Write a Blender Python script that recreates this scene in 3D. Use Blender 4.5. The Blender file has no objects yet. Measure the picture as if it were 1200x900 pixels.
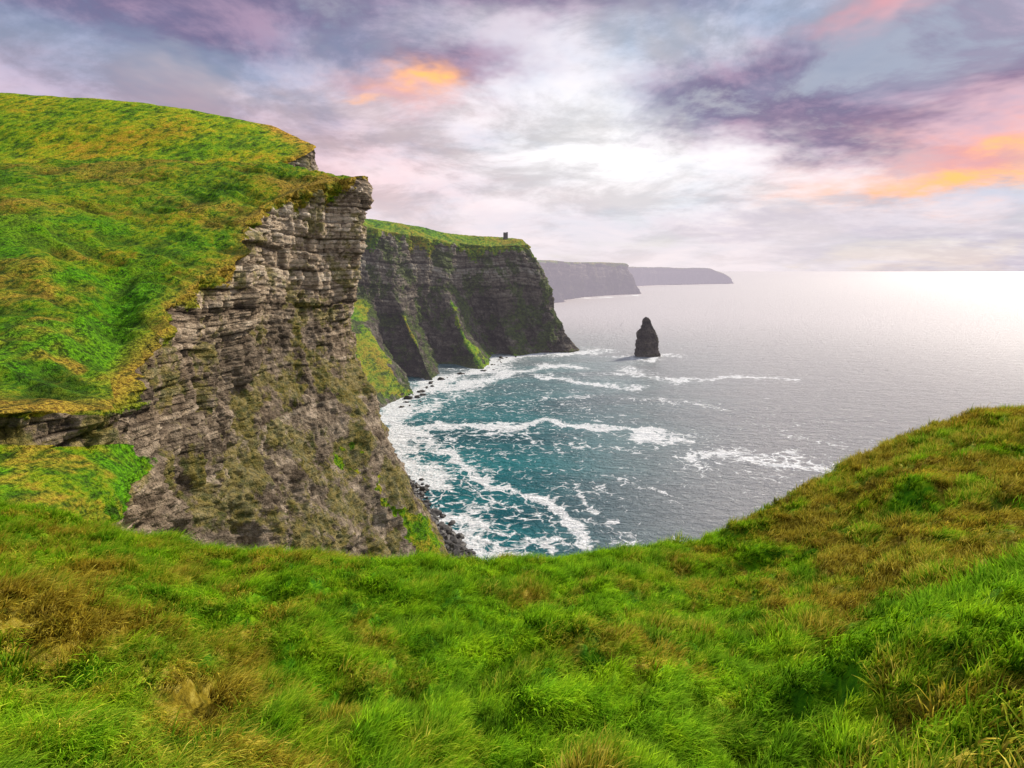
import bpy, math, numpy as np
from mathutils import Vector
SC=bpy.context.scene
SEA=-150.0   # camera is the origin of the survey, the sea lies 150 m below it
rng=np.random.default_rng(11)

# ------------------------------------------------------------------ noise
perm=rng.permutation(256); perm=np.concatenate([perm,perm,perm])
G=rng.normal(size=(256,3)); G/=np.linalg.norm(G,axis=1)[:,None]
def pn(x,y,z):
    x,y,z=np.broadcast_arrays(x,y,z); x=x.astype(float);y=y.astype(float);z=z.astype(float)
    fx,fy,fz=np.floor(x),np.floor(y),np.floor(z)
    X=fx.astype(int)&255;Y=fy.astype(int)&255;Z=fz.astype(int)&255
    x=x-fx;y=y-fy;z=z-fz
    u=x*x*x*(x*(x*6-15)+10);v=y*y*y*(y*(y*6-15)+10);w=z*z*z*(z*(z*6-15)+10)
    def g(i,j,k):
        h=perm[perm[perm[X+i]+Y+j]+Z+k]; gg=G[h]
        return gg[...,0]*(x-i)+gg[...,1]*(y-j)+gg[...,2]*(z-k)
    def L(a,b,t): return a+(b-a)*t
    a=L(L(g(0,0,0),g(1,0,0),u),L(g(0,1,0),g(1,1,0),u),v)
    b=L(L(g(0,0,1),g(1,0,1),u),L(g(0,1,1),g(1,1,1),u),v)
    return L(a,b,w)*1.5
def fbm(x,y,z,o=4,gain=.5):
    s=0;a=1;f=1
    for i in range(o):
        s=s+a*pn(x*f+i*17.3,y*f+i*9.1,z*f+i*5.7); a*=gain; f*=2.03
    return s
def ss(a,b,x):
    t=np.clip((x-a)/(b-a),0,1); return t*t*(3-2*t)
def hsh(a,b=0):
    a=np.asarray(a).astype(int)&255; b=np.asarray(b).astype(int)&255
    return perm[perm[a]+b]/255.
def blocks(s,z,th,bw,seed):
    """bedded, jointed rock: returns (random offset per block -.5..+.5, crack mask, random per bed)"""
    zl=z/th+.42*pn(z/th*.37+seed,0*z,0*z)+seed
    L=np.floor(zl); fz=zl-L
    bs=s/bw*(.6+.9*hsh(L,7+seed))+hsh(L,3)*13
    bs=bs+.22*pn(s/bw*.9,z/th*.3,0*z)
    B=np.floor(bs); fb=bs-B
    off=hsh(L*5+seed,B)-.5
    crack=np.maximum(1-np.minimum(fz,1-fz)/.13,0)+.7*np.maximum(1-np.minimum(fb,1-fb)/.07,0)
    return off,np.clip(crack,0,1),hsh(L+seed,91)

# ------------------------------------------------------------------ mesh helpers
def grid_obj(name,P,attrs=None,mat=None,flip=False,wrap=False):
    n,m=P.shape[:2]
    idx=np.arange(n*m).reshape(n,m)
    if wrap: idx=np.concatenate([idx,idx[:,:1]],axis=1)
    a=idx[:-1,:-1].ravel();b=idx[:-1,1:].ravel();c=idx[1:,1:].ravel();d=idx[1:,:-1].ravel()
    F=np.stack([a,d,c,b] if flip else [a,b,c,d],1)
    me=bpy.data.meshes.new(name)
    me.vertices.add(n*m); me.vertices.foreach_set('co',P.reshape(-1).astype(np.float32))
    me.loops.add(F.size); me.loops.foreach_set('vertex_index',F.ravel().astype(np.int32))
    me.polygons.add(len(F)); me.polygons.foreach_set('loop_start',(np.arange(len(F))*4).astype(np.int32))
    me.polygons.foreach_set('use_smooth',np.ones(len(F),bool))
    me.update(calc_edges=True)
    for k,v in (attrs or {}).items():
        at=me.attributes.new(k,'FLOAT','POINT'); at.data.foreach_set('value',np.ascontiguousarray(np.broadcast_to(v,(n,m)),dtype=np.float32).ravel())
    ob=bpy.data.objects.new(name,me); SC.collection.objects.link(ob)
    if mat: me.materials.append(mat)
    return ob
def cr(P,n):
    m=len(P); E=np.concatenate([[2*P[0]-P[1]],P,[2*P[-1]-P[-2]]])
    t=np.linspace(0,m-1,n); i=np.minimum(t.astype(int),m-2); f=t-i
    f=f.reshape((-1,)+(1,)*(P.ndim-1))
    a,b,c,d=E[i],E[i+1],E[i+2],E[i+3]
    return .5*((2*b)+(c-a)*f+(2*a-5*b+4*c-d)*f*f+(3*b-a-3*c+d)*f**3)
# survey reading -> world: bearing a and elevation b are in 1/700 of the northing d
def W(a,b,d): return np.array([(a-600)/700*d,d,(317-b)/700*d])
def S(a,d): return np.array([(a-600)/700*d,d,SEA-4.0])

# ------------------------------------------------------------------ node helpers
class NT:
    def __init__(s,tree): s.t=tree; s.t.nodes.clear()
    def n(s,ty,**k):
        nd=s.t.nodes.new(ty)
        ins=k.pop('ins',{})
        for a,b in k.items(): setattr(nd,a,b)
        for a,b in ins.items(): s.set(nd.inputs[a],b)
        return nd
    def set(s,sock,v):
        if isinstance(v,bpy.types.NodeSocket): s.t.links.new(v,sock)
        elif v is not None:
            if isinstance(v,(tuple,list)) and len(v)==3 and sock.type=='RGBA': v=(*v,1)
            sock.default_value=v
    def m(s,op,a,b=None,c=None,clamp=False):
        nd=s.n('ShaderNodeMath',operation=op,use_clamp=clamp); s.set(nd.inputs[0],a); s.set(nd.inputs[1],b); s.set(nd.inputs[2],c)
        return nd.outputs[0]
    def v(s,op,a,b=None):
        nd=s.n('ShaderNodeVectorMath',operation=op); s.set(nd.inputs[0],a); s.set(nd.inputs[1],b); return nd.outputs[0]
    def mix(s,f,a,b,mode='MIX'):
        nd=s.n('ShaderNodeMix',data_type='RGBA',blend_type=mode); s.set(nd.inputs[0],f); s.set(nd.inputs[6],a); s.set(nd.inputs[7],b); return nd.outputs[2]
    def noise(s,vec,scale,detail=4,rough=.55,dist=0.,color=False):
        nd=s.n('ShaderNodeTexNoise',ins={'Vector':vec,'Scale':scale,'Detail':detail,'Roughness':rough,'Distortion':dist}); return nd.outputs['Color' if color else 'Fac']
    def mr(s,x,a,b,c=0.,d=1.,smooth=True):
        nd=s.n('ShaderNodeMapRange',interpolation_type='SMOOTHSTEP' if smooth else 'LINEAR')
        for i,q in enumerate((x,a,b,c,d)): s.set(nd.inputs[i],q)
        return nd.outputs[0]
    def ramp(s,x,st):
        nd=s.n('ShaderNodeValToRGB'); s.set(nd.inputs[0],x); e=nd.color_ramp.elements
        while len(e)<len(st): e.new(.5)
        for q,(p,c) in zip(e,st): q.position=p; q.color=(*c,1)
        return nd.outputs[0]
    def scale(s,vec,xyz):
        return s.v('MULTIPLY',vec,xyz)
    def attr(s,name,ty='GEOMETRY'):
        return s.n('ShaderNodeAttribute',attribute_name=name,attribute_type=ty).outputs['Fac']
    def bump(s,h,strength,dist,normal=None):
        nd=s.n('ShaderNodeBump',ins={'Height':h,'Strength':strength,'Distance':dist})
        if normal: s.set(nd.inputs['Normal'],normal)
        return nd.outputs[0]
def newmat(name):
    m=bpy.data.materials.new(name); m.use_nodes=True; return m,NT(m.node_tree)
HAZE_GLOW=(.62,.55,.64)  # aerial haze painted as constant emission, one amount per material
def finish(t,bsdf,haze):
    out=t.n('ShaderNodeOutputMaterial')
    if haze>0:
        em=t.n('ShaderNodeEmission',ins={'Color':HAZE_GLOW,'Strength':1.})
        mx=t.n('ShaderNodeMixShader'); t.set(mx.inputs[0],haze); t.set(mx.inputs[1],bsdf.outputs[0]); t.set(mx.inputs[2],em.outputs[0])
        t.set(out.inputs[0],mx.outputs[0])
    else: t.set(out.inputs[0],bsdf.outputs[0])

def cliff_material(name,k=1.,bright=1.,haze=0.,gs=1.,mossy=.5,mosscol=((.07,.11,.012),(.32,.27,.04)),tint=(1,1,1),gtint=(1,1,1),mthr=.50):
    """k: size of rock detail relative to the near cliff"""
    mat,t=newmat(name)
    pos=t.n('ShaderNodeNewGeometry').outputs['Position']
    st2=t.noise(t.scale(pos,(.05/k,.05/k,1.6/k)),1.,3,.65)
    blk=t.noise(t.scale(pos,(.35/k,.35/k,.45/k)),1.,5,.70)
    big=t.noise(pos,.018/k,2)
    tone=t.attr('tone'); crk=t.attr('crack'); cav=t.attr('cavity')
    q=t.m('ADD',t.m('ADD',t.m('MULTIPLY',tone,.42),t.m('MULTIPLY',blk,.38)),t.m('MULTIPLY',st2,.20))
    col=t.ramp(q,[(.32,(.045,.035,.027)),(.40,(.17,.13,.092)),(.48,(.37,.29,.21)),(.57,(.68,.56,.42)),(.70,(.90,.80,.65))])
    z=t.n('ShaderNodeSeparateXYZ',ins={0:pos}).outputs[2]
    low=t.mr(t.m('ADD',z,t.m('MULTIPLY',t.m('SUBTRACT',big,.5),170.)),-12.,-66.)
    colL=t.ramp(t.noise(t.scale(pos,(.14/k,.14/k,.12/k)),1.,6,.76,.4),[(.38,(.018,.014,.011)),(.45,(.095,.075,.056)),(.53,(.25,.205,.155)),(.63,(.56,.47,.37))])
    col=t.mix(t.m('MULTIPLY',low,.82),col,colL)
    col=t.mix(t.m('MULTIPLY',crk,.7),col,(.025,.02,.016))
    moss=t.mr(t.m('ADD',t.noise(pos,.05/k,5,.70),t.m('MULTIPLY',t.attr('ledge'),.13)),mthr+.02,mthr+.09)
    col=t.mix(t.m('MULTIPLY',moss,mossy),col,t.mix(t.mr(blk,.38,.62),*mosscol))
    col=t.mix(1.,col,(bright*tint[0],bright*tint[1],bright*tint[2]),'MULTIPLY')
    # turf
    gp=pos
    g1=t.noise(gp,.03/gs,4,.62); g2=t.noise(t.scale(gp,(.5/gs,.16/gs,.5/gs)),1.,5,.70); g3=t.noise(gp,1.1/gs,3,.7)
    gcol=t.ramp(t.m('ADD',t.m('MULTIPLY',g1,.5),t.m('MULTIPLY',g2,.5)),[(.36,(.04,.15,.003)),(.45,(.13,.33,.004)),(.52,(.30,.42,.006)),(.58,(.44,.37,.015)),(.68,(.42,.24,.03))])
    at=t.attr('dry'); lush=t.attr('lush')
    gcol=t.mix(t.mr(t.m('ADD',at,t.m('MULTIPLY',t.m('SUBTRACT',g2,.5),1.2)),.2,.9),gcol,t.mix(t.mr(g3,.35,.65),(.24,.13,.018),(.66,.46,.05)))
    gcol=t.mix(lush,gcol,t.mix(t.mr(g3,.35,.65),(.03,.19,.002),(.17,.52,.004)))
    dkp=t.mr(t.m('ADD',t.m('MULTIPLY',g3,.4),t.m('MULTIPLY',g2,.6)),.38,.53,.85,0.)
    gcol=t.mix(dkp,gcol,(.03,.05,.005))
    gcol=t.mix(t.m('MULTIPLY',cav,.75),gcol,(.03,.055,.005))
    gcol=t.mix(1.,gcol,gtint,'MULTIPLY')
    ga=t.attr('grass')
    gm=t.mr(t.m('ADD',ga,t.m('MULTIPLY',t.m('SUBTRACT',blk,.5),1.2)),.42,.55)
    c=t.mix(gm,col,gcol)
    hrock=t.m('ADD',t.m('MULTIPLY',st2,.8),t.m('MULTIPLY',blk,2.6))
    hg=t.m('ADD',t.m('MULTIPLY',g3,1.),t.m('MULTIPLY',g2,2.6))
    hm=t.n('ShaderNodeMix',data_type='FLOAT'); t.set(hm.inputs[0],gm); t.set(hm.inputs[2],hrock); t.set(hm.inputs[3],hg)
    b=t.n('ShaderNodeBsdfPrincipled',ins={'Base Color':c,'Roughness':.9,'Normal':t.bump(hm.outputs[0],1.,1.8*k)})
    b.inputs['Specular IOR Level'].default_value=.12
    finish(t,b,haze)
    return mat

# ------------------------------------------------------------------ cliff builder
def build_cliff(name,cols,mat,nc,ni,nf,k=1.,dryf=None,lushf=None,amp=1.,rimgrass=.05,gslope=(.66,.84),paint=None,relief=1.):
    """cols: list of (inland points back->rim, face points rim->sea)"""
    I=np.array([[p for p in c[0]] for c in cols]).transpose(1,0,2)
    Fc=np.array([[p for p in c[1]] for c in cols]).transpose(1,0,2)
    def res(N,nr): 
        A=cr(N,nr); return cr(A.transpose(1,0,2),nc).transpose(1,0,2)
    A=res(I,ni); B=res(Fc,nf); B[0]=A[-1]
    P=np.concatenate([A,B[1:]],0)
    du=np.gradient(P,axis=0); dv=np.gradient(P,axis=1)
    N=np.cross(du,dv); N/=np.linalg.norm(N,axis=2)[...,None]+1e-9
    if N[ni//2,:,2].mean()<0: N=-N; flip=True
    else: flip=False
    r=np.arange(P.shape[0])[:,None]-(ni-1)
    x,y,z=P[...,0],P[...,1],P[...,2]
    NB=N[ni+6:ni+int(nf*.45)].mean(0); NB[:,2]=0; NB/=np.linalg.norm(NB,axis=1)[:,None]+1e-9
    mid=P[ni+nf//4]; s=np.concatenate([[0],np.cumsum(np.hypot(*np.diff(mid[:,:2],axis=0).T))])[None]+0*z
    wz=z+4.5*k*fbm(x*.011/k,y*.011/k,z*.003/k,3)+.035*s
    depth=ss(nf*.16,nf*.55,r+nf*.22*fbm(x*.02/k,y*.02/k,z*.02/k,3))
    o1,c1,h1=blocks(s,wz,2.3*k,4.4*k,0)
    o2,c2,h2=blocks(s+40,wz,9.5*k,15*k,5)
    o3,c3,h3=blocks(s+90,wz,.95*k,1.9*k,9)
    sw=s+7*k*fbm(z*.03/k,s*.02/k,0*z,3)
    gul=-np.abs(pn(sw*.026/k,0*z+3.3,z*.006/k))*19*k+4.5*k
    gul2=-np.abs(pn(sw*.075/k,0*z+8.1,z*.016/k))*8.*k+1.8*k
    lump=fbm(x*.05/k,y*.05/k,z*.05/k,6,.60)*4.*k
    rid=-np.abs(fbm(x*.12/k+3,y*.12/k,z*.09/k,4,.6))*3.6*k+.9*k
    blkd=fbm(x*.25/k,y*.25/k,z*.3/k,4,.6)*.8*k
    D=(o1*2.5*k+o2*6.0*k+o3*.9*k-(.7*c1+1.0*c2)*k)*(1-.70*depth)+gul*(.5+.8*depth)+gul2*(.7+.5*depth)+lump*(.3+1.1*depth)+rid*(.2+1.*depth)+blkd*(.6+.7*depth)
    face=r>0
    Nh=N.copy(); Nh[...,2]*=.3
    wl=np.clip(1-N[...,2]*1.1,0.12,1)
    wf=ss(-1,nf*.015+2,r)
    D=D*amp
    rimx,rimy=x[ni-1],y[ni-1]
    rimD=(fbm(rimx*.03/k,rimy*.03/k,rimx*0+3,5,.6)*5*k+np.tanh(4*pn(rimx*.07/k,rimy*.07/k,rimx*0))*1.6*k)*amp
    wi=np.where(r<=0,np.exp(r/(ni*.09)),np.exp(-r/(nf*.10)))
    Pn=P+np.where(face[...,None],Nh*(D*wf*wl)[...,None],0)+NB[None]*(rimD[None]*wi)[...,None]
    # turf relief
    ter=np.abs(pn(x*.035/k,y*.10/k+.5*pn(x*.03/k,y*.03/k,0*x),0*x))
    mnd=fbm(x*.06/k,y*.035/k,0*x+4,5,.55)
    gz=(fbm(x*.012/k,y*.012/k,0*x,3)*3.5*k+mnd*2.2*k-ter*3.2*k)*relief
    wg=np.where(r<=0,np.clip(-r/(ni*.12),0,1),0)
    Pn[...,2]+=gz*wg
    Pn[-1,:,2]=SEA-4
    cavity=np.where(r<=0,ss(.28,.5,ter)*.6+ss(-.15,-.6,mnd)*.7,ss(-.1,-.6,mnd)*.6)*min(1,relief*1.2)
    gr=np.where(r<=0,1.,0)
    fx=r/nf
    hang=rimgrass*(1+1.6*fbm(x*.05/k,y*.05/k,0*x,4,.6))
    gr=np.where(r>0,1.05-fx/np.maximum(hang,.004)*.5,gr)
    slope=ss(gslope[0],gslope[1],N[...,2]+.26*fbm(x*.035/k,y*.035/k,z*.035/k,5,.6))
    gr=np.maximum(np.clip(gr,0,1),slope)
    if paint is not None: gr=np.maximum(gr,paint(Pn,N,r,ni,nf))
    dry=np.exp(-np.abs(r)/(ni*.16))*.7
    if dryf is not None: dry=np.clip(dry+dryf(Pn,N,r,ni,nf),0,1)
    lush=np.zeros_like(dry) if lushf is None else lushf(Pn,N,r,ni,nf)
    tone=.35*h1+.40*h2+.25*(o1+.5)
    return grid_obj(name,Pn,{'grass':gr,'dry':dry,'lush':lush,'tone':tone,'cavity':np.clip(cavity,0,1),'crack':np.where(face,np.clip(c1*.9+c2*.7+.35*c3,0,1)*(1-.65*depth),0),'ledge':N[...,2]},mat,flip=flip)

# ---- near headland (left)
c=[]
c.append(([W(-350,105,420),W(-350,190,300),W(-350,250,200),W(-350,400,115),W(-350,508,82)],
          [W(-350,508,82),W(-350,548,81),W(-350,590,74),W(-350,660,68),W(-350,800,66),W(-350,1200,66),S(-350,66)]))
c.append(([W(-20,187,400),W(-10,193,310),W(0,270,205),W(0,400,130),W(0,484,100)],
          [W(0,484,100),W(2,526,98.5),W(5,562,89),W(8,612,80),W(10,700,78),W(12,1000,78),S(10,80)]))
c.append(([W(60,188,400),W(60,193,320),W(70,270,225),W(95,395,150),W(133,476,121)],
          [W(133,476,121),W(139,524,120),W(148,562,111),W(156,615,103),W(160,690,101),W(165,900,101),S(165,103)]))
c.append(([W(90,188,400),W(100,193,330),W(115,260,245),W(135,370,180),W(168,440,142)],
          [W(168,440,142),W(184,512,141),W(190,560,135),W(196,620,131),W(202,720,130),W(206,870,132),S(210,137)]))
c.append(([W(150,189,400),W(155,194,340),W(160,245,265),W(168,310,215),W(202,362,188)],
          [W(202,362,188),W(214,430,187),W(222,490,182),W(228,560,176),W(236,640,171),W(246,760,169),S(256,170)]))
c.append(([W(215,190,400),W(215,195,345),W(222,235,285),W(236,275,250),W(276,308,234)],
          [W(276,308,234),W(277,380,231),W(274,450,224),W(277,530,212),W(290,620,201),W(302,730,196),S(312,196)]))
c.append(([W(270,191,405),W(275,195,360),W(275,213,318),W(283,235,298),W(310,248,288)],
          [W(310,248,288),W(309,330,284),W(312,430,270),W(327,530,250),W(347,620,236),W(372,700,229),S(392,228)]))
c.append(([W(310,192,412),W(318,195,375),W(330,201,352),W(340,209,342),W(355,220,330)],
          [W(355,220,330),W(354,330,320),W(358,430,302),W(378,520,285),W(402,600,271),W(432,680,264),S(450,262)]))
c.append(([W(330,193,416),W(355,196,390),W(380,199,376),W(403,203,369),W(424,206,362)],
          [W(424,206,362),W(418,290,358),W(413,375,351),W(438,450,344),W(458,510,335),W(488,590,322),S(536,309)]))
c.append(([W(325,198,425),W(350,200,410),W(372,203,402),W(392,206,397),W(408,211,394)],
          [W(408,211,394),W(404,290,396),W(402,375,400),W(415,440,402),W(432,490,402),W(448,540,402),S(482,400)]))
c.append(([W(315,204,450),W(330,206,450),W(350,209,450),W(365,212,450),W(380,215,450)],
          [W(380,215,450),W(382,290,455),W(385,375,465),W(398,420,490),W(410,445,510),W(430,470,540),S(452,580)]))
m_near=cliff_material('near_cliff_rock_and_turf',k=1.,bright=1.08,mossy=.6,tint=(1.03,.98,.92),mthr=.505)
def dry1(P,N,r,ni,nf): 
    return np.where(r<=0,.6*ss(-.1,.5,fbm(P[...,0]*.03,P[...,1]*.02,P[...,2]*.03,4)),.55*ss(-.2,.4,fbm(P[...,0]*.08,P[...,1]*.08,P[...,2]*.08,4)))
def lush1(P,N,r,ni,nf):
    x,y=P[...,0],P[...,1]
    return np.clip(ss(-.10,.25,fbm(x*.025+7,y*.018,0*x,5,.6)+.1)*ss(340,160,y),0,1)*.9*np.clip(np.abs(r)/(ni*.16),0,1)
def paint1(P,N,r,ni,nf):
    return np.where(r>nf*.15,ss(.30,.45,N[...,2])*ss(150,135,P[...,1]),0)
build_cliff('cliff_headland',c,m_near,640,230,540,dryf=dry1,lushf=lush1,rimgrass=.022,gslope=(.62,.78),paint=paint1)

# ---- hill behind the headland
f=[]
def hillcol(inl,rim,front):
    d=rim[2]
    return (inl+[W(*rim)],[W(*rim),W(rim[0]+2,rim[1]+16,d-1),W(rim[0]+3,rim[1]+60,d-3),W(rim[0]+5,rim[1]+200,d-5)])
f.append(hillcol([W(-400,225,320),W(-50,214,340),W(150,208,360),W(250,204,380)],(320,198,420),0))
f.append(hillcol([W(-400,188,410),W(-50,184,420),W(150,184,425),W(270,184,430)],(368,175,450),0))
f.append(hillcol([W(-400,140,480),W(-50,140,480),W(150,145,480),W(250,153,482)],(352,163,490),0))
f.append(hillcol([W(-400,98,560),W(-50,107,560),W(100,115,555),W(220,129,550)],(308,146,545),0))
f.append(hillcol([W(-400,120,640),W(-50,130,640),W(100,140,640),W(220,150,630)],(290,170,620),0))
m_hill=cliff_material('hill_turf',k=1.3,gs=3.,gtint=(1.35,1.12,1.))
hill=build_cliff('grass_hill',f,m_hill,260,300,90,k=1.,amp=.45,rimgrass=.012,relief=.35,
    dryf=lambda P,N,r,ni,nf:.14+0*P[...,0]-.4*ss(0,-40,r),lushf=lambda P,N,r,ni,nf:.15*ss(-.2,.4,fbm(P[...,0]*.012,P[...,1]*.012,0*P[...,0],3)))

# ---- middle headland
def dcol(back,rim,face,base):
    return ([W(back[0]-60,back[1]+14,back[2]+500),W(back[0]-15,back[1]+2,back[2]+120),W(*back),W(*rim)],[W(*rim)]+[W(*p) for p in face]+[S(*base)])
d=[]
d.append(dcol((330,240,900),(330,250,800),[(340,300,780),(350,350,740),(360,400,690),(380,430,660),(400,460,640)],(425,620)))
d.append(dcol((420,255,960),(415,264,880),[(418,305,872),(422,350,858),(430,378,800),(448,408,752),(468,434,732)],(484,716)))
d.append(dcol((442,259,990),(438,268,905),[(441,310,900),(444,355,893),(446,392,885),(452,420,870),(462,440,850)],(470,838)))
d.append(dcol((465,262,1020),(460,272,930),[(466,310,922),(472,350,905),(482,385,872),(492,406,842),(501,428,826)],(510,814)))
d.append(dcol((492,267,1090),(488,277,1000),[(490,312,998),(492,350,992),(496,385,985),(502,410,972),(512,430,955)],(520,930)))
d.append(dcol((520,272,1150),(518,282,1050),[(524,312,1040),(531,345,1020),(540,375,985),(549,400,955),(560,418,930)],(570,905)))
d.append(dcol((545,275,1190),(543,286,1100),[(546,310,1097),(551,345,1092),(558,375,1085),(566,395,1080),(573,410,1072)],(580,1060)))
d.append(dcol((568,277,1190),(568,288,1100),[(573,310,1095),(580,340,1086),(586,370,1075),(592,390,1065),(598,404,1056)],(604,1045)))
d.append(dcol((592,279,1220),(592,288,1118),[(597,308,1115),(604,335,1110),(611,365,1104),(617,385,1100),(624,400,1096)],(632,1092)))
d.append(dcol((612,282,1200),(618,287,1130),[(630,306,1130),(643,337,1128),(650,360,1126),(660,380,1122),(668,397,1120)],(680,1117)))
d.append(dcol((590,284,1290),(606,290,1250),[(615,310,1255),(628,335,1260),(636,360,1265),(645,375,1268),(650,390,1270)],(660,1275)))
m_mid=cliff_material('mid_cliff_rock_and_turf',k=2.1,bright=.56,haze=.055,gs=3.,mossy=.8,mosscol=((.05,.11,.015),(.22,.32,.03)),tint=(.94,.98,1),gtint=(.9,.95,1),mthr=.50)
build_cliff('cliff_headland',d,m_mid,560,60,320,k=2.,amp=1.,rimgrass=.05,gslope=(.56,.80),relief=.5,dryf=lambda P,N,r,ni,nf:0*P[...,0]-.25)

# ---- distant cliffs, their haze painted on by an even emission mix
def far(us,depth=600):
    cols=[]
    for (u,vt_,Yt,ub,Yb) in us:
        cols.append(([W(u-8,vt_+1,Yt+depth),W(u,vt_-.3,Yt+depth*.3),W(u,vt_,Yt)],[W(u,vt_,Yt),W(u*.7+ub*.3,vt_+(317+105000/Yb-vt_)*.4,Yt*.6+Yb*.4),S(ub,Yb)]))
    return cols
us=[(560,303,2300,575,2500),(640,305,2700,652,2850),(665,307,3000,668,3150),(695,308,3500,700,3500),(728,309,3750,742,3800),(735,311,3850,748,3900),(728,312,4300,740,4300)]
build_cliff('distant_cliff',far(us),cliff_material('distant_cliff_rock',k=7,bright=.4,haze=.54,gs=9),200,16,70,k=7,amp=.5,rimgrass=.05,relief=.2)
us=[(700,312,5000,705,5100),(745,313.5,5600,750,5800),(775,313.5,6200,780,6300),(800,314.5,6400,806,6500),(828,314.2,6600,834,6700),(838,317.5,6700,845,6800),(850,322,6750,856,6900),(857,328,6800,860,6950),(850,329,7400,852,7500)]
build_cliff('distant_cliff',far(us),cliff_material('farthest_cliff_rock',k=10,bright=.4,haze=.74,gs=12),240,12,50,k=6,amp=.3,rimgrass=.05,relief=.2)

# ------------------------------------------------------------------ sea stack
def sea_stack():
    cx,cy=237.,1050.; H=69.
    nz,na=150,170
    tt=np.linspace(0,1,nz)[:,None]; an=np.linspace(0,2*np.pi,na,endpoint=False)[None]
    rad=np.interp(tt,[0,.04,.12,.3,.5,.60,.66,.78,.90,.97,1],[22,20,18.5,17.5,16,14.5,11.5,8.5,6.,3.5,1.])
    offx=np.interp(tt,[0,.3,.6,.68,.85,1],[0,0,0,1.,-.5,-1.5])
    z=SEA-3+tt*(H+3)+0*an
    x=np.cos(an)*rad*(1+.12*np.cos(2*an)); y=np.sin(an)*rad*.8
    o,ck,h=blocks(an*18+0*z,z,3.2,6.,2)
    D=o*3.4-ck*.7+np.tanh(3*pn(x*.05,y*.05+2,z*.12))*1.4+fbm(x*.09,y*.09,z*.04,4)*3.4
    D=D*np.clip(rad/17,.15,1)
    P=np.stack([cx+offx+x+np.cos(an)*D,cy+y+np.sin(an)*D,z+1.5*pn(x*.2,y*.2,z*.2)],2)
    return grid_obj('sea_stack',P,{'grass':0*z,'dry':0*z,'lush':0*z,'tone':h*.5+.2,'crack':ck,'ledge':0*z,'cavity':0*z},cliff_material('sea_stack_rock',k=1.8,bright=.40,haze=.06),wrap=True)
sea_stack()

# ------------------------------------------------------------------ tower on the middle headland
def tower():
    import bmesh
    m,t=newmat('tower_stone')
    pos=t.n('ShaderNodeNewGeometry').outputs['Position']
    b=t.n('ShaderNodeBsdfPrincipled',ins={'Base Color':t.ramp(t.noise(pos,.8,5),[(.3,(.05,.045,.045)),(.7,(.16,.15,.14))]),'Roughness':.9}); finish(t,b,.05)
    root=bpy.data.objects.new('stone_tower',None); SC.collection.objects.link(root)
    base=W(592,278.5,1190); root.location=base
    def cyl(nm,r,h,x,y,z0,seg=24,r2=None):
        bm=bmesh.new(); bmesh.ops.create_cone(bm,cap_ends=True,segments=seg,radius1=r,radius2=r2 or r,depth=h)
        me=bpy.data.meshes.new(nm); bm.to_mesh(me); bm.free(); me.materials.append(m)
        o=bpy.data.objects.new(nm,me); o.location=(x,y,z0+h/2); o.parent=root; SC.collection.objects.link(o)
    cyl('main_drum',3.7,12,0,0,-3); cyl('string_course',4.0,.5,0,0,6.4); cyl('stair_turret',1.5,14,3.9,0,-3)
    cyl('plinth',4.3,3.5,0,0,-3.2)
    for i in range(10):
        a=i*math.pi/5
        bm=bmesh.new(); bmesh.ops.create_cube(bm,size=1); me=bpy.data.meshes.new('merlon'); bm.to_mesh(me); bm.free(); me.materials.append(m)
        o=bpy.data.objects.new('merlon_%d'%i,me); o.scale=(.8,1.3,1.4); o.rotation_euler=(0,0,a); o.location=(3.25*math.cos(a),3.25*math.sin(a),9.68); o.parent=root; SC.collection.objects.link(o)
tower()

# ------------------------------------------------------------------ foreground terrain
T=np.array([(-500,562,34),(-200,592,33),(0,609,32),(100,626,30),(250,651,28),(400,663,27),(500,666,27),(600,664,28),(680,658,29),(750,650,30),(800,646,31),(835,637,32),(870,618,32.5),(900,602,33),(930,582,33.5),(960,565,34),(1000,543,35),(1050,520,35.5),(1100,501,36),(1150,487,36.5),(1200,479,37),(1400,462,38),(1800,445,38)],float)
sT=(T[:,0]-600)/700; thT=np.arctan(sT); rT=T[:,2]*np.sqrt(1+sT**2); zT=T[:,2]*(317-T[:,1])/700
thT=np.concatenate([[-math.pi,-2.2],thT,[2.2,math.pi]]); rT=np.concatenate([[45,45],rT,[45,45]]); zT=np.concatenate([[1,-4],zT,[0,1]])
tf=np.linspace(-math.pi,math.pi,4001); rF=np.interp(tf,thT,rT); zF=np.interp(tf,thT,zT)
ker=np.hanning(61); ker/=ker.sum()
rF=np.convolve(np.pad(rF,30,mode='edge'),ker,'valid'); zF=np.convolve(np.pad(zF,30,mode='edge'),ker,'valid')
def tussock(x,y):
    wx=x+.5*pn(x*.6,y*.6,0*x+1); wy=y+.5*pn(x*.6+9,y*.6,0*x+1)
    return 1-np.abs(pn(wx*1.25,wy*.95,0*x+5))*1.6      # rounded mounds separated by creases
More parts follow.
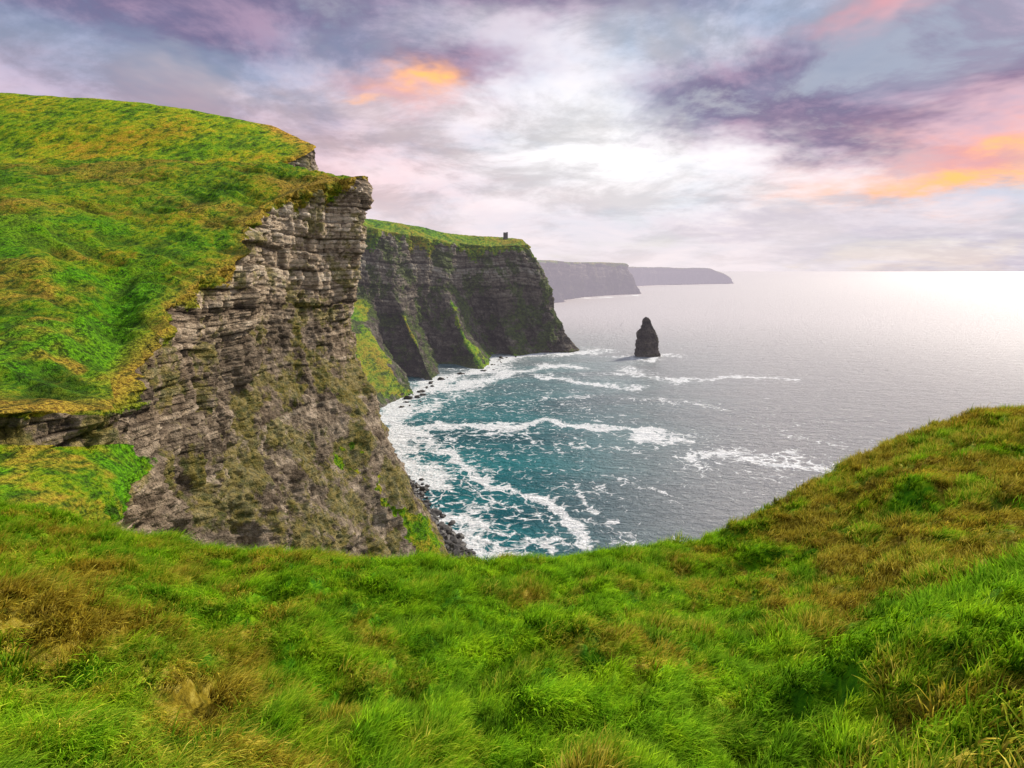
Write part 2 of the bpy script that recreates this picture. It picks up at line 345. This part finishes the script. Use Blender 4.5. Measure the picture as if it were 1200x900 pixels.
def terrain(x,y,detail=True):
    r=np.hypot(x,y); th=np.arctan2(x,y)
    rr=np.interp(th,tf,rF); zr=np.interp(th,tf,zF); t=np.clip(r/rr,0,1)
    z0=-2.3
    right=ss(.15,.6,th)*ss(1.6,.9,th); cen=1-np.clip(np.abs(th)/.6,0,1)
    g=t+right*.32*np.sin(np.pi*t)+cen*.10*np.sin(np.pi*t)
    z=z0+(zr-z0)*g
    dd=np.maximum(r-rr,0); z=z-(.35*dd+.075*dd*dd)
    h=fbm(x*.10,y*.10,0*x,3)*.9*np.clip(t*2.2,0,1)*(1-.6*ss(.8,1,t))
    hum=fbm(x*.45+3,y*.38,0*x+2,3)*.54*ss(1.,5.,r)
    tus=(1-tussock(x,y))*-.38+.24+fbm(x*2.3,y*2.3,0*x+1,3,.6)*.12
    z=z+h+hum*(1-.5*ss(.85,1,t))+tus*(.4+.6*(1-ss(.9,1.,t)))
    return np.maximum(z,SEA-4),t,rr
def dryness(x,y):
    r=np.hypot(x,y); th=np.arctan2(x,y)
    rr=np.interp(th,tf,rF); t=r/rr
    n=fbm(x*.20+2,y*.15,0*x+8,4,.6)
    n2=fbm(x*.8,y*.6,0*x+3,3,.6)
    bias=.54*ss(.28,.52,th)*ss(.22,.5,t)+.27*ss(-.1,-.6,th)*ss(1.0,.3,t)+.12*ss(-.3,-.6,th)-.13*ss(.5,.0,np.abs(th-.05))
    return np.clip(.20+.62*n+.65*n2+bias,0,1)
def grasscolor(t,dry,pos):
    n1=t.noise(pos,.9,3,.6); n2=t.noise(pos,5.,2,.65)
    green=t.ramp(t.m('ADD',t.m('MULTIPLY',n1,.6),t.m('MULTIPLY',n2,.4)),[(.38,(.04,.22,.002)),(.49,(.16,.49,.002)),(.60,(.44,.76,.005))])
    straw=t.ramp(n2,[(.35,(.22,.13,.010)),(.5,(.50,.33,.022)),(.66,(.80,.60,.10))])
    d=t.mr(t.m('ADD',dry,t.m('MULTIPLY',t.m('SUBTRACT',n2,.5),.6)),.25,.85)
    return t.mix(d,green,straw)
mat_g,t=newmat('turf')
pos=t.n('ShaderNodeNewGeometry').outputs['Position']
col=t.mix(.55,grasscolor(t,t.attr('dry'),pos),(.02,.05,.003))
h=t.noise(t.scale(pos,(6,14,10)),1.,3,.7)
b=t.n('ShaderNodeBsdfPrincipled',ins={'Base Color':col,'Roughness':.9,'Normal':t.bump(h,.8,.08)}); b.inputs['Specular IOR Level'].default_value=.1
finish(t,b,0)
tha=np.concatenate([np.linspace(-math.pi,-1.0,60,endpoint=False),np.linspace(-1.0,1.0,760),np.linspace(1.0,math.pi,60)[1:-1]])
q=np.linspace(0,1,430); rq=np.where(q<.85,.3*(150)**(q/.85),45+(q-.85)/.15*55)
R,TH=np.meshgrid(rq,tha,indexing='ij')
X=R*np.sin(TH);Y=R*np.cos(TH); Z,_,_=terrain(X,Y)
grid_obj('grass_ground',np.stack([X,Y,Z],2),{'dry':dryness(X,Y)},mat_g,flip=True,wrap=True)

# ------------------------------------------------------------------ grass tufts (instanced)
mb,t=newmat('grass_blades')
pos=t.n('ShaderNodeNewGeometry').outputs['Position']
dr=t.attr('dry','INSTANCER'); hi=t.attr('high','INSTANCER')
rnd=t.attr('brand'); tip=t.attr('tip')
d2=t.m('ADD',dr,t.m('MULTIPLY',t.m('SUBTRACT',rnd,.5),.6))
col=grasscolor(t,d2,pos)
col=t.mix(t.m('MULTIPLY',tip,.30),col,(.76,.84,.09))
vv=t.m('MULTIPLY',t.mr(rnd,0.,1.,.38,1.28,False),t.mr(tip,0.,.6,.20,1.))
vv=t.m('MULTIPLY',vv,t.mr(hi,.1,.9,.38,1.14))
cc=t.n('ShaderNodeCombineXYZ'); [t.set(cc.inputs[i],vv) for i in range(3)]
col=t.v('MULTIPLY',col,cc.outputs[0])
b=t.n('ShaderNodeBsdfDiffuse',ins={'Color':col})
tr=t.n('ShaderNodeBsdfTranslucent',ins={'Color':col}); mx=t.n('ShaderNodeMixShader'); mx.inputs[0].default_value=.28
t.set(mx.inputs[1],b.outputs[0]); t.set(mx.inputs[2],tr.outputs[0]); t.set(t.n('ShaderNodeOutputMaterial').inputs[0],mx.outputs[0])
coll=bpy.data.collections.new('grass_tufts')
for ci in range(8):
    nb=46; V=[];Fs=[];tp=[];br=[]
    for i in range(nb):
        a=rng.uniform(0,2*np.pi); rad=.17*math.sqrt(rng.uniform()); bx,by=rad*math.cos(a),rad*math.sin(a)
        L=rng.uniform(.07,.24)*(1.25-rad*2)
        dx=math.cos(a)*.45+1.0+rng.normal()*.35; dy=math.sin(a)*.45-.35+rng.normal()*.35
        nn=math.hypot(dx,dy)+1e-6; dx/=nn;dy/=nn
        w=rng.uniform(.0038,.0075); px,py=-dy,dx
        ang=rng.uniform(.2,.9); curl=rng.uniform(.6,1.7)
        cx,cy,cz=bx,by,-.03; base=len(V); segs=3; rv=rng.uniform()
        for s in range(segs+1):
            ww=w*(1-(s/segs)**1.6)
            if s==segs: V.append((cx,cy,cz)); tp.append(1.); br.append(rv)
            else:
                V+= [(cx-px*ww,cy-py*ww,cz),(cx+px*ww,cy+py*ww,cz)]; tp+=[s/segs]*2; br+=[rv]*2
            an=ang+curl*(s/segs); st=(L+.03)/segs
            cx+=dx*math.sin(an)*st; cy+=dy*math.sin(an)*st; cz+=math.cos(an)*st
        for s in range(segs-1): Fs.append((base+2*s,base+2*s+1,base+2*s+3,base+2*s+2))
        Fs.append((base+2*segs-2,base+2*segs-1,base+2*segs))
    me=bpy.data.meshes.new('grass_tuft_%d'%ci); me.from_pydata(V,[],Fs); me.materials.append(mb)
    for nm,vv in (('tip',tp),('brand',br)):
        at=me.attributes.new(nm,'FLOAT','POINT'); at.data.foreach_set('value',np.array(vv,np.float32))
    coll.objects.link(bpy.data.objects.new('grass_tuft_%d'%ci,me))
def pts(n,r0,r1,p):
    u=rng.uniform(size=n); r=(r0**p+u*(r1**p-r0**p))**(1/p); th=rng.uniform(-.85,.85,n); return r,th
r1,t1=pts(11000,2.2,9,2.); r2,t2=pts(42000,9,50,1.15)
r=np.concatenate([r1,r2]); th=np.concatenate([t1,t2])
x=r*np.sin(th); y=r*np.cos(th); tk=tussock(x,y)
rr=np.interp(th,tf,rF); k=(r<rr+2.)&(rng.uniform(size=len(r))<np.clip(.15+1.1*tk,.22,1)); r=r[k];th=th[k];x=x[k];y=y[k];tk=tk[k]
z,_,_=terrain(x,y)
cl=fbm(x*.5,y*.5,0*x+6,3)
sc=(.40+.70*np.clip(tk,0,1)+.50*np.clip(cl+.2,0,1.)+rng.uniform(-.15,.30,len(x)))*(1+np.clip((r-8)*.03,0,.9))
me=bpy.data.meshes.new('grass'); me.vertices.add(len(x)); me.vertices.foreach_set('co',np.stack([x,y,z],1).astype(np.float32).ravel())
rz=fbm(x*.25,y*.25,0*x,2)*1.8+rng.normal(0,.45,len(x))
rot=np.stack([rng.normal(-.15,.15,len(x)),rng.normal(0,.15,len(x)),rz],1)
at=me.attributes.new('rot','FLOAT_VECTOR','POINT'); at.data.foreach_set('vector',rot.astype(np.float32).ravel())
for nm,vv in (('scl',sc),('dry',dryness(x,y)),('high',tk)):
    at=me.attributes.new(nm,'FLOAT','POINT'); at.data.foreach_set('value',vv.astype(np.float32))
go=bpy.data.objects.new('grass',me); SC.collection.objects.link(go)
ng=bpy.data.node_groups.new('grass_scatter','GeometryNodeTree')
ng.interface.new_socket('Geometry',in_out='INPUT',socket_type='NodeSocketGeometry'); ng.interface.new_socket('Geometry',in_out='OUTPUT',socket_type='NodeSocketGeometry')
N=ng.nodes; gi=N.new('NodeGroupInput'); gout=N.new('NodeGroupOutput'); iop=N.new('GeometryNodeInstanceOnPoints'); cinf=N.new('GeometryNodeCollectionInfo')
cinf.inputs['Collection'].default_value=coll; cinf.inputs['Separate Children'].default_value=True; cinf.inputs['Reset Children'].default_value=True
ra=N.new('GeometryNodeInputNamedAttribute'); ra.data_type='FLOAT_VECTOR'; ra.inputs['Name'].default_value='rot'
sa=N.new('GeometryNodeInputNamedAttribute'); sa.data_type='FLOAT'; sa.inputs['Name'].default_value='scl'
ng.links.new(gi.outputs[0],iop.inputs['Points']); ng.links.new(cinf.outputs[0],iop.inputs['Instance']); iop.inputs['Pick Instance'].default_value=True
ng.links.new(ra.outputs['Attribute'],iop.inputs['Rotation']); ng.links.new(sa.outputs['Attribute'],iop.inputs['Scale']); ng.links.new(iop.outputs[0],gout.inputs[0])
md=go.modifiers.new('scatter','NODES'); md.node_group=ng

# ------------------------------------------------------------------ sea
def sea():
    tha=np.concatenate([np.linspace(-math.pi,-.80,40,endpoint=False),np.linspace(-.80,.85,620),np.linspace(.85,math.pi,40)[1:-1]])
    inv=np.concatenate([np.linspace(1/120,1/250,30,endpoint=False),np.linspace(1/250,1/6000,330),1/np.array([9000,15000,30000,60000,120000.])])
    R,TH=np.meshgrid(1/inv,tha,indexing='ij'); X=R*np.sin(TH);Y=R*np.cos(TH); Z=X*0+SEA
    def s2(p): Yy=105000/(p[1]-317); return ((p[0]-600)/700*Yy,Yy)
    lines=[([(458,512),(500,501),(560,499),(640,497),(720,502),(805,512)],8,1.25),([(505,524),(560,513),(640,500)],6,.95),([(470,540),(510,524),(545,506)],4,.8),
     ([(480,514),(530,530),(545,550),(580,562),(620,585),(655,605),(672,635)],4.5,1.05),([(560,548),(600,556),(618,590)],3,.8),
     ([(458,470),(466,510),(474,560),(495,600),(525,640),(565,668)],12,1.1),([(500,585),(545,600),(570,625)],7,.85),([(540,655),(590,650),(640,645)],8,.75),([(470,520),(500,540),(520,580)],6,.7),
     ([(470,470),(484,464),(509,448),(534,438),(572,434),(592,418),(630,414),(690,412)],18,1.25),([(530,455),(600,436),(650,428),(680,432)],14,1.),([(490,480),(530,465),(560,455)],10,.8),
     ([(735,419),(757,421),(785,417)],10,1.),([(740,432),(760,440)],10,.75),
     ([(630,440),(690,450),(740,455)],9,.95),([(690,440),(730,436),(800,446),(860,440),(925,444)],10,.85),([(600,470),(680,462),(760,470)],8,.6),
     ([(820,538),(880,540),(960,550)],10,.9),([(850,530),(930,536),(990,560)],8,.65),([(700,575),(770,578)],5,.7),([(730,640),(800,650)],5,.7),([(640,400),(700,410)],10,.5),([(780,470),(830,475)],8,.7),([(900,500),(980,520)],7,.55),([(672,560),(690,600),(720,620)],3,.65),([(620,520),(700,530),(760,525)],5,.6),([(560,470),(620,480)],6,.65),([(640,350),(700,349),(748,346)],30,.8)]
    foam=np.zeros_like(X)
    wx=X+13*fbm(X*.022,Y*.013,0*X,4,.6); wy=Y+34*fbm(X*.02+9,Y*.012,0*X,4,.6)
    for pts_,w,a in lines:
        q=[s2(p) for p in pts_]; dm=np.full_like(X,1e9)
        for (ax,ay),(bx,by) in zip(q[:-1],q[1:]):
            vx,vy=bx-ax,by-ay; tt=np.clip(((wx-ax)*vx+(wy-ay)*vy)/(vx*vx+vy*vy),0,1)
            dm=np.minimum(dm,np.hypot(wx-ax-tt*vx,(wy-ay-tt*vy)))
        foam=np.maximum(foam,a*(.6*np.exp(-(dm/(w*1.3))**2)+.4*np.exp(-(dm/(w*4))**2)))
    az=np.arctan2(X,Y); rr=np.hypot(X,Y)
    foam=np.maximum(foam,.28*ss(.35,.0,az)*ss(1400,500,rr)+.08*ss(2500,800,rr))
    foam=foam*(.82+.5*fbm(X*.02,Y*.012,0*X+3,3))
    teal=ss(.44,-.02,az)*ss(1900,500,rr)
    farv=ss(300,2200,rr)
    m,t=newmat('sea_water')
    pos=t.n('ShaderNodeNewGeometry').outputs['Position']
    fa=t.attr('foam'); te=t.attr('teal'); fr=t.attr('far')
    wp=t.v('ADD',pos,t.scale(t.noise(pos,.04,3,color=True),(24,24,0)))
    vo=t.n('ShaderNodeTexVoronoi',feature='DISTANCE_TO_EDGE',ins={'Vector':wp,'Scale':.11}).outputs[0]
    lace=t.mr(vo,.0,.14,1.,0.)
    nz=t.noise(wp,.10,5,.75,.8)
    fm=t.m('ADD',t.m('ADD',t.m('MULTIPLY',fa,.74),t.m('MULTIPLY',t.m('SUBTRACT',nz,.5),1.7)),t.m('MULTIPLY',lace,.20))
    fm=t.mr(fm,.36,.58)
    fine=t.noise(pos,.5,3,.7); fm=t.m('MULTIPLY',fm,t.mr(fine,.33,.53,.4,1.))
    w1=t.noise(t.scale(pos,(.03,.055,1)),1.,3,.6,.4); w2=t.noise(t.scale(pos,(.11,.19,1)),1.,5,.7,.3); w3=t.noise(t.scale(pos,(.006,.012,1)),1.,3)
    col=t.mix(te,(.33,.33,.335),t.mix(t.mr(w3,.35,.65),(.003,.10,.13),(.010,.20,.225)))  # grey outside the teal stands in for reflected sky
    col=t.mix(t.m('MULTIPLY',fr,.85),col,(.60,.55,.57))  # sky glare painted into the base colour, paler with distance
    col=t.mix(fm,col,(.92,.93,.94))
    hh=t.m('ADD',t.m('MULTIPLY',w1,2.2),t.m('MULTIPLY',w2,2.2))
    hh=t.m('MULTIPLY',hh,t.m('SUBTRACT',1.,t.m('MULTIPLY',fr,.20)))
    nrm=t.bump(hh,.9,3.4)
    b=t.n('ShaderNodeBsdfPrincipled',ins={'Base Color':col,'Roughness':t.m('ADD',t.m('ADD',.24,t.m('MULTIPLY',fr,.28)),t.m('MULTIPLY',fm,.4)),'IOR':1.33,'Normal':nrm})
    t.set(b.inputs['Specular IOR Level'],t.m('SUBTRACT',.62,t.m('ADD',t.m('MULTIPLY',te,.40),t.m('MULTIPLY',fr,.22))))
    finish(t,b,0)
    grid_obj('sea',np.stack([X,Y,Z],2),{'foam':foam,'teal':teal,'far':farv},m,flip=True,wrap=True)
sea()

# ------------------------------------------------------------------ boulders on the shore
def rocks():
    V=[];F=[]
    import bmesh
    bm=bmesh.new(); bmesh.ops.create_icosphere(bm,subdivisions=2,radius=1); bv=np.array([v.co[:] for v in bm.verts]); bf=[[v.index for v in f.verts] for f in bm.faces]; bm.free()
    for line,n,k in (([(472,560),(488,592),(508,620),(530,643),(548,660)],520,.75),([(470,478),(484,463),(509,448),(534,438),(572,434),(592,418)],60,.9)):
      for i in range(n):
        q=rng.uniform(0,len(line)-1.01); j=int(q); u=line[j][0]+(line[j+1][0]-line[j][0])*(q-j); v=line[j][1]+(line[j+1][1]-line[j][1])*(q-j)
        Yy=105000/(v-317); u+=(abs(rng.normal(0,10))-6)/(k/.75); s=min(rng.gamma(1.6,.9)+.4,4.)*k
        p=bv*(1+.6*pn(bv[:,0]*1.1+i,bv[:,1]*1.1,bv[:,2]*1.1)[:,None])*np.array([s*rng.uniform(.8,1.6),s*rng.uniform(.8,1.6),s*rng.uniform(.5,.9)])
        p=p+np.array([(u-600)/700*Yy,Yy+rng.normal(0,5),SEA+s*.15]); o=len(V)
        V+=p.tolist(); F+=[[a+o for a in f] for f in bf]
    m,t=newmat('wet_boulders'); pos=t.n('ShaderNodeNewGeometry').outputs['Position']
    b=t.n('ShaderNodeBsdfPrincipled',ins={'Base Color':t.ramp(t.noise(pos,.8,5),[(.35,(.015,.013,.012)),(.7,(.08,.07,.06))]),'Roughness':.6}); finish(t,b,0)
    me=bpy.data.meshes.new('shore_rocks'); me.from_pydata(V,[],F); me.materials.append(m); o=bpy.data.objects.new('shore_rocks',me); SC.collection.objects.link(o)
rocks()

# ------------------------------------------------------------------ sky
SUN_AZ,SUN_EL=math.radians(46),math.radians(36)
w=bpy.data.worlds.new('World'); SC.world=w; w.use_nodes=True; t=NT(w.node_tree)
D=t.n('ShaderNodeTexCoord').outputs['Generated']; sp=t.n('ShaderNodeSeparateXYZ',ins={0:D}); x,y,z=sp.outputs
deg=57.2958
az=t.m('MULTIPLY',t.m('ARCTAN2',x,y),deg); el=t.m('MULTIPLY',t.m('ARCSINE',z),deg)
zz=t.m('ADD',t.m('MAXIMUM',z,0.),.20)
cv=t.n('ShaderNodeCombineXYZ'); t.set(cv.inputs[0],t.m('DIVIDE',x,zz)); t.set(cv.inputs[1],t.m('DIVIDE',y,zz)); cv=cv.outputs[0]
n1=t.noise(cv,.95,5,.6,.3); n2=t.noise(t.v('ADD',cv,(5,3,2)),1.9,7,.64,.3)
wv=t.noise(t.v('ADD',cv,(9,1,7)),1.4,5,.66,color=True); wsp=t.n('ShaderNodeSeparateColor',ins={0:wv})
azw=t.m('ADD',az,t.m('MULTIPLY',t.m('SUBTRACT',wsp.outputs[0],.5),30.)); elw=t.m('ADD',el,t.m('MULTIPLY',t.m('SUBTRACT',wsp.outputs[1],.5),12.))
def blob(a0,e0,sa,se):
    p=t.m('DIVIDE',t.m('SUBTRACT',azw,a0),sa); q=t.m('DIVIDE',t.m('SUBTRACT',elw,e0),se)
    return t.m('EXPONENT',t.m('MULTIPLY',t.m('ADD',t.m('MULTIPLY',p,p),t.m('MULTIPLY',q,q)),-1.))
base=t.mix(t.mr(n1,.38,.60),(.34,.49,.70),(.82,.78,.86))
base=t.mix(t.m('MULTIPLY',blob(-15,9.,18,6),.8),base,(.95,.62,.64))
base=t.mix(t.m('MULTIPLY',blob(-34,12,14,5),.6),base,(.62,.43,.55))
base=t.mix(t.m('MULTIPLY',blob(12,11.,20,8),.95),base,(1.06,1.03,1.04))
base=t.mix(t.mr(el,10.,0.,0.,.8),base,(.97,.85,.86))
shade=t.m('ADD',1.,t.m('MULTIPLY',t.m('SUBTRACT',t.mr(n2,.37,.60,.70,1.10),1.),t.mr(el,1.,12.,.35,1.))); cs=t.n('ShaderNodeCombineXYZ'); [t.set(cs.inputs[i],shade) for i in range(3)]
base=t.v('MULTIPLY',base,cs.outputs[0])
dreg=t.m('ADD',t.m('ADD',blob(30,15.5,16,5.),blob(-38,23,22,5.5)),t.m('ADD',blob(0,28,34,5.2),t.m('MULTIPLY',blob(-6,19,9,2.),.6)),clamp=True)
dark=t.m('MULTIPLY',t.mr(dreg,.12,.75),t.mr(n2,.34,.47,.35,1.))
base=t.mix(t.m('MULTIPLY',dark,.90),base,t.mix(t.mr(n2,.44,.62),(.18,.145,.28),(.42,.28,.42)))
low=t.m('MULTIPLY',blob(40,1.8,13,1.5),t.mr(n2,.3,.55,.4,1.)); base=t.mix(t.m('MULTIPLY',low,.6),base,(.47,.42,.54))
base=t.mix(t.m('MULTIPLY',t.m('MULTIPLY',blob(20,4.2,20,1.2),t.mr(n1,.42,.58)),.4),base,(.58,.52,.64))
org=t.m('ADD',t.m('ADD',blob(-9.5,18.0,3.4,1.1),t.m('MULTIPLY',blob(-17.,16.,2.5,.5),.5)),blob(38,7.8,9,1.5),clamp=True)
org=t.m('MULTIPLY',org,t.mr(n2,.36,.52,.35,1.))
pink=t.m('ADD',blob(38,9.2,12,2.6),t.m('ADD',t.m('MULTIPLY',blob(31,20.5,5,1.4),.95),t.m('MULTIPLY',blob(-12,17,8,1.7),.65)),clamp=True)
base=t.mix(t.m('MULTIPLY',pink,.75),base,(.94,.38,.40)); base=t.mix(t.m('MULTIPLY',org,1.),base,(1.4,.66,.22))
cover=t.mr(n1,.34,.48,.82,1.)
sky=t.n('ShaderNodeTexSky',sky_type='NISHITA',sun_disc=False); sky.sun_elevation=SUN_EL; sky.sun_rotation=SUN_AZ
bg1=t.n('ShaderNodeBackground',ins={'Color':sky.outputs[0],'Strength':.1}); bg2=t.n('ShaderNodeBackground',ins={'Color':base,'Strength':1.})
mx=t.n('ShaderNodeMixShader'); t.set(mx.inputs[0],cover); t.set(mx.inputs[1],bg1.outputs[0]); t.set(mx.inputs[2],bg2.outputs[0])
t.set(t.n('ShaderNodeOutputWorld').inputs[0],mx.outputs[0])

sl=bpy.data.lights.new('sun','SUN'); sl.energy=4.6; sl.angle=math.radians(4); sl.color=(1,.90,.75)
so=bpy.data.objects.new('sun',sl); SC.collection.objects.link(so)
dv=Vector((math.sin(SUN_AZ)*math.cos(SUN_EL),math.cos(SUN_AZ)*math.cos(SUN_EL),math.sin(SUN_EL))); so.rotation_euler=dv.to_track_quat('Z','Y').to_euler()

cam=bpy.data.cameras.new('camera'); cam.sensor_width=36; cam.lens=21; cam.shift_y=-133/1200; cam.clip_start=.1; cam.clip_end=300000
co=bpy.data.objects.new('camera',cam); co.rotation_euler=(math.pi/2,0,0); SC.collection.objects.link(co); SC.camera=co
SC.view_settings.view_transform='Standard'; SC.view_settings.look='None'; SC.view_settings.exposure=0
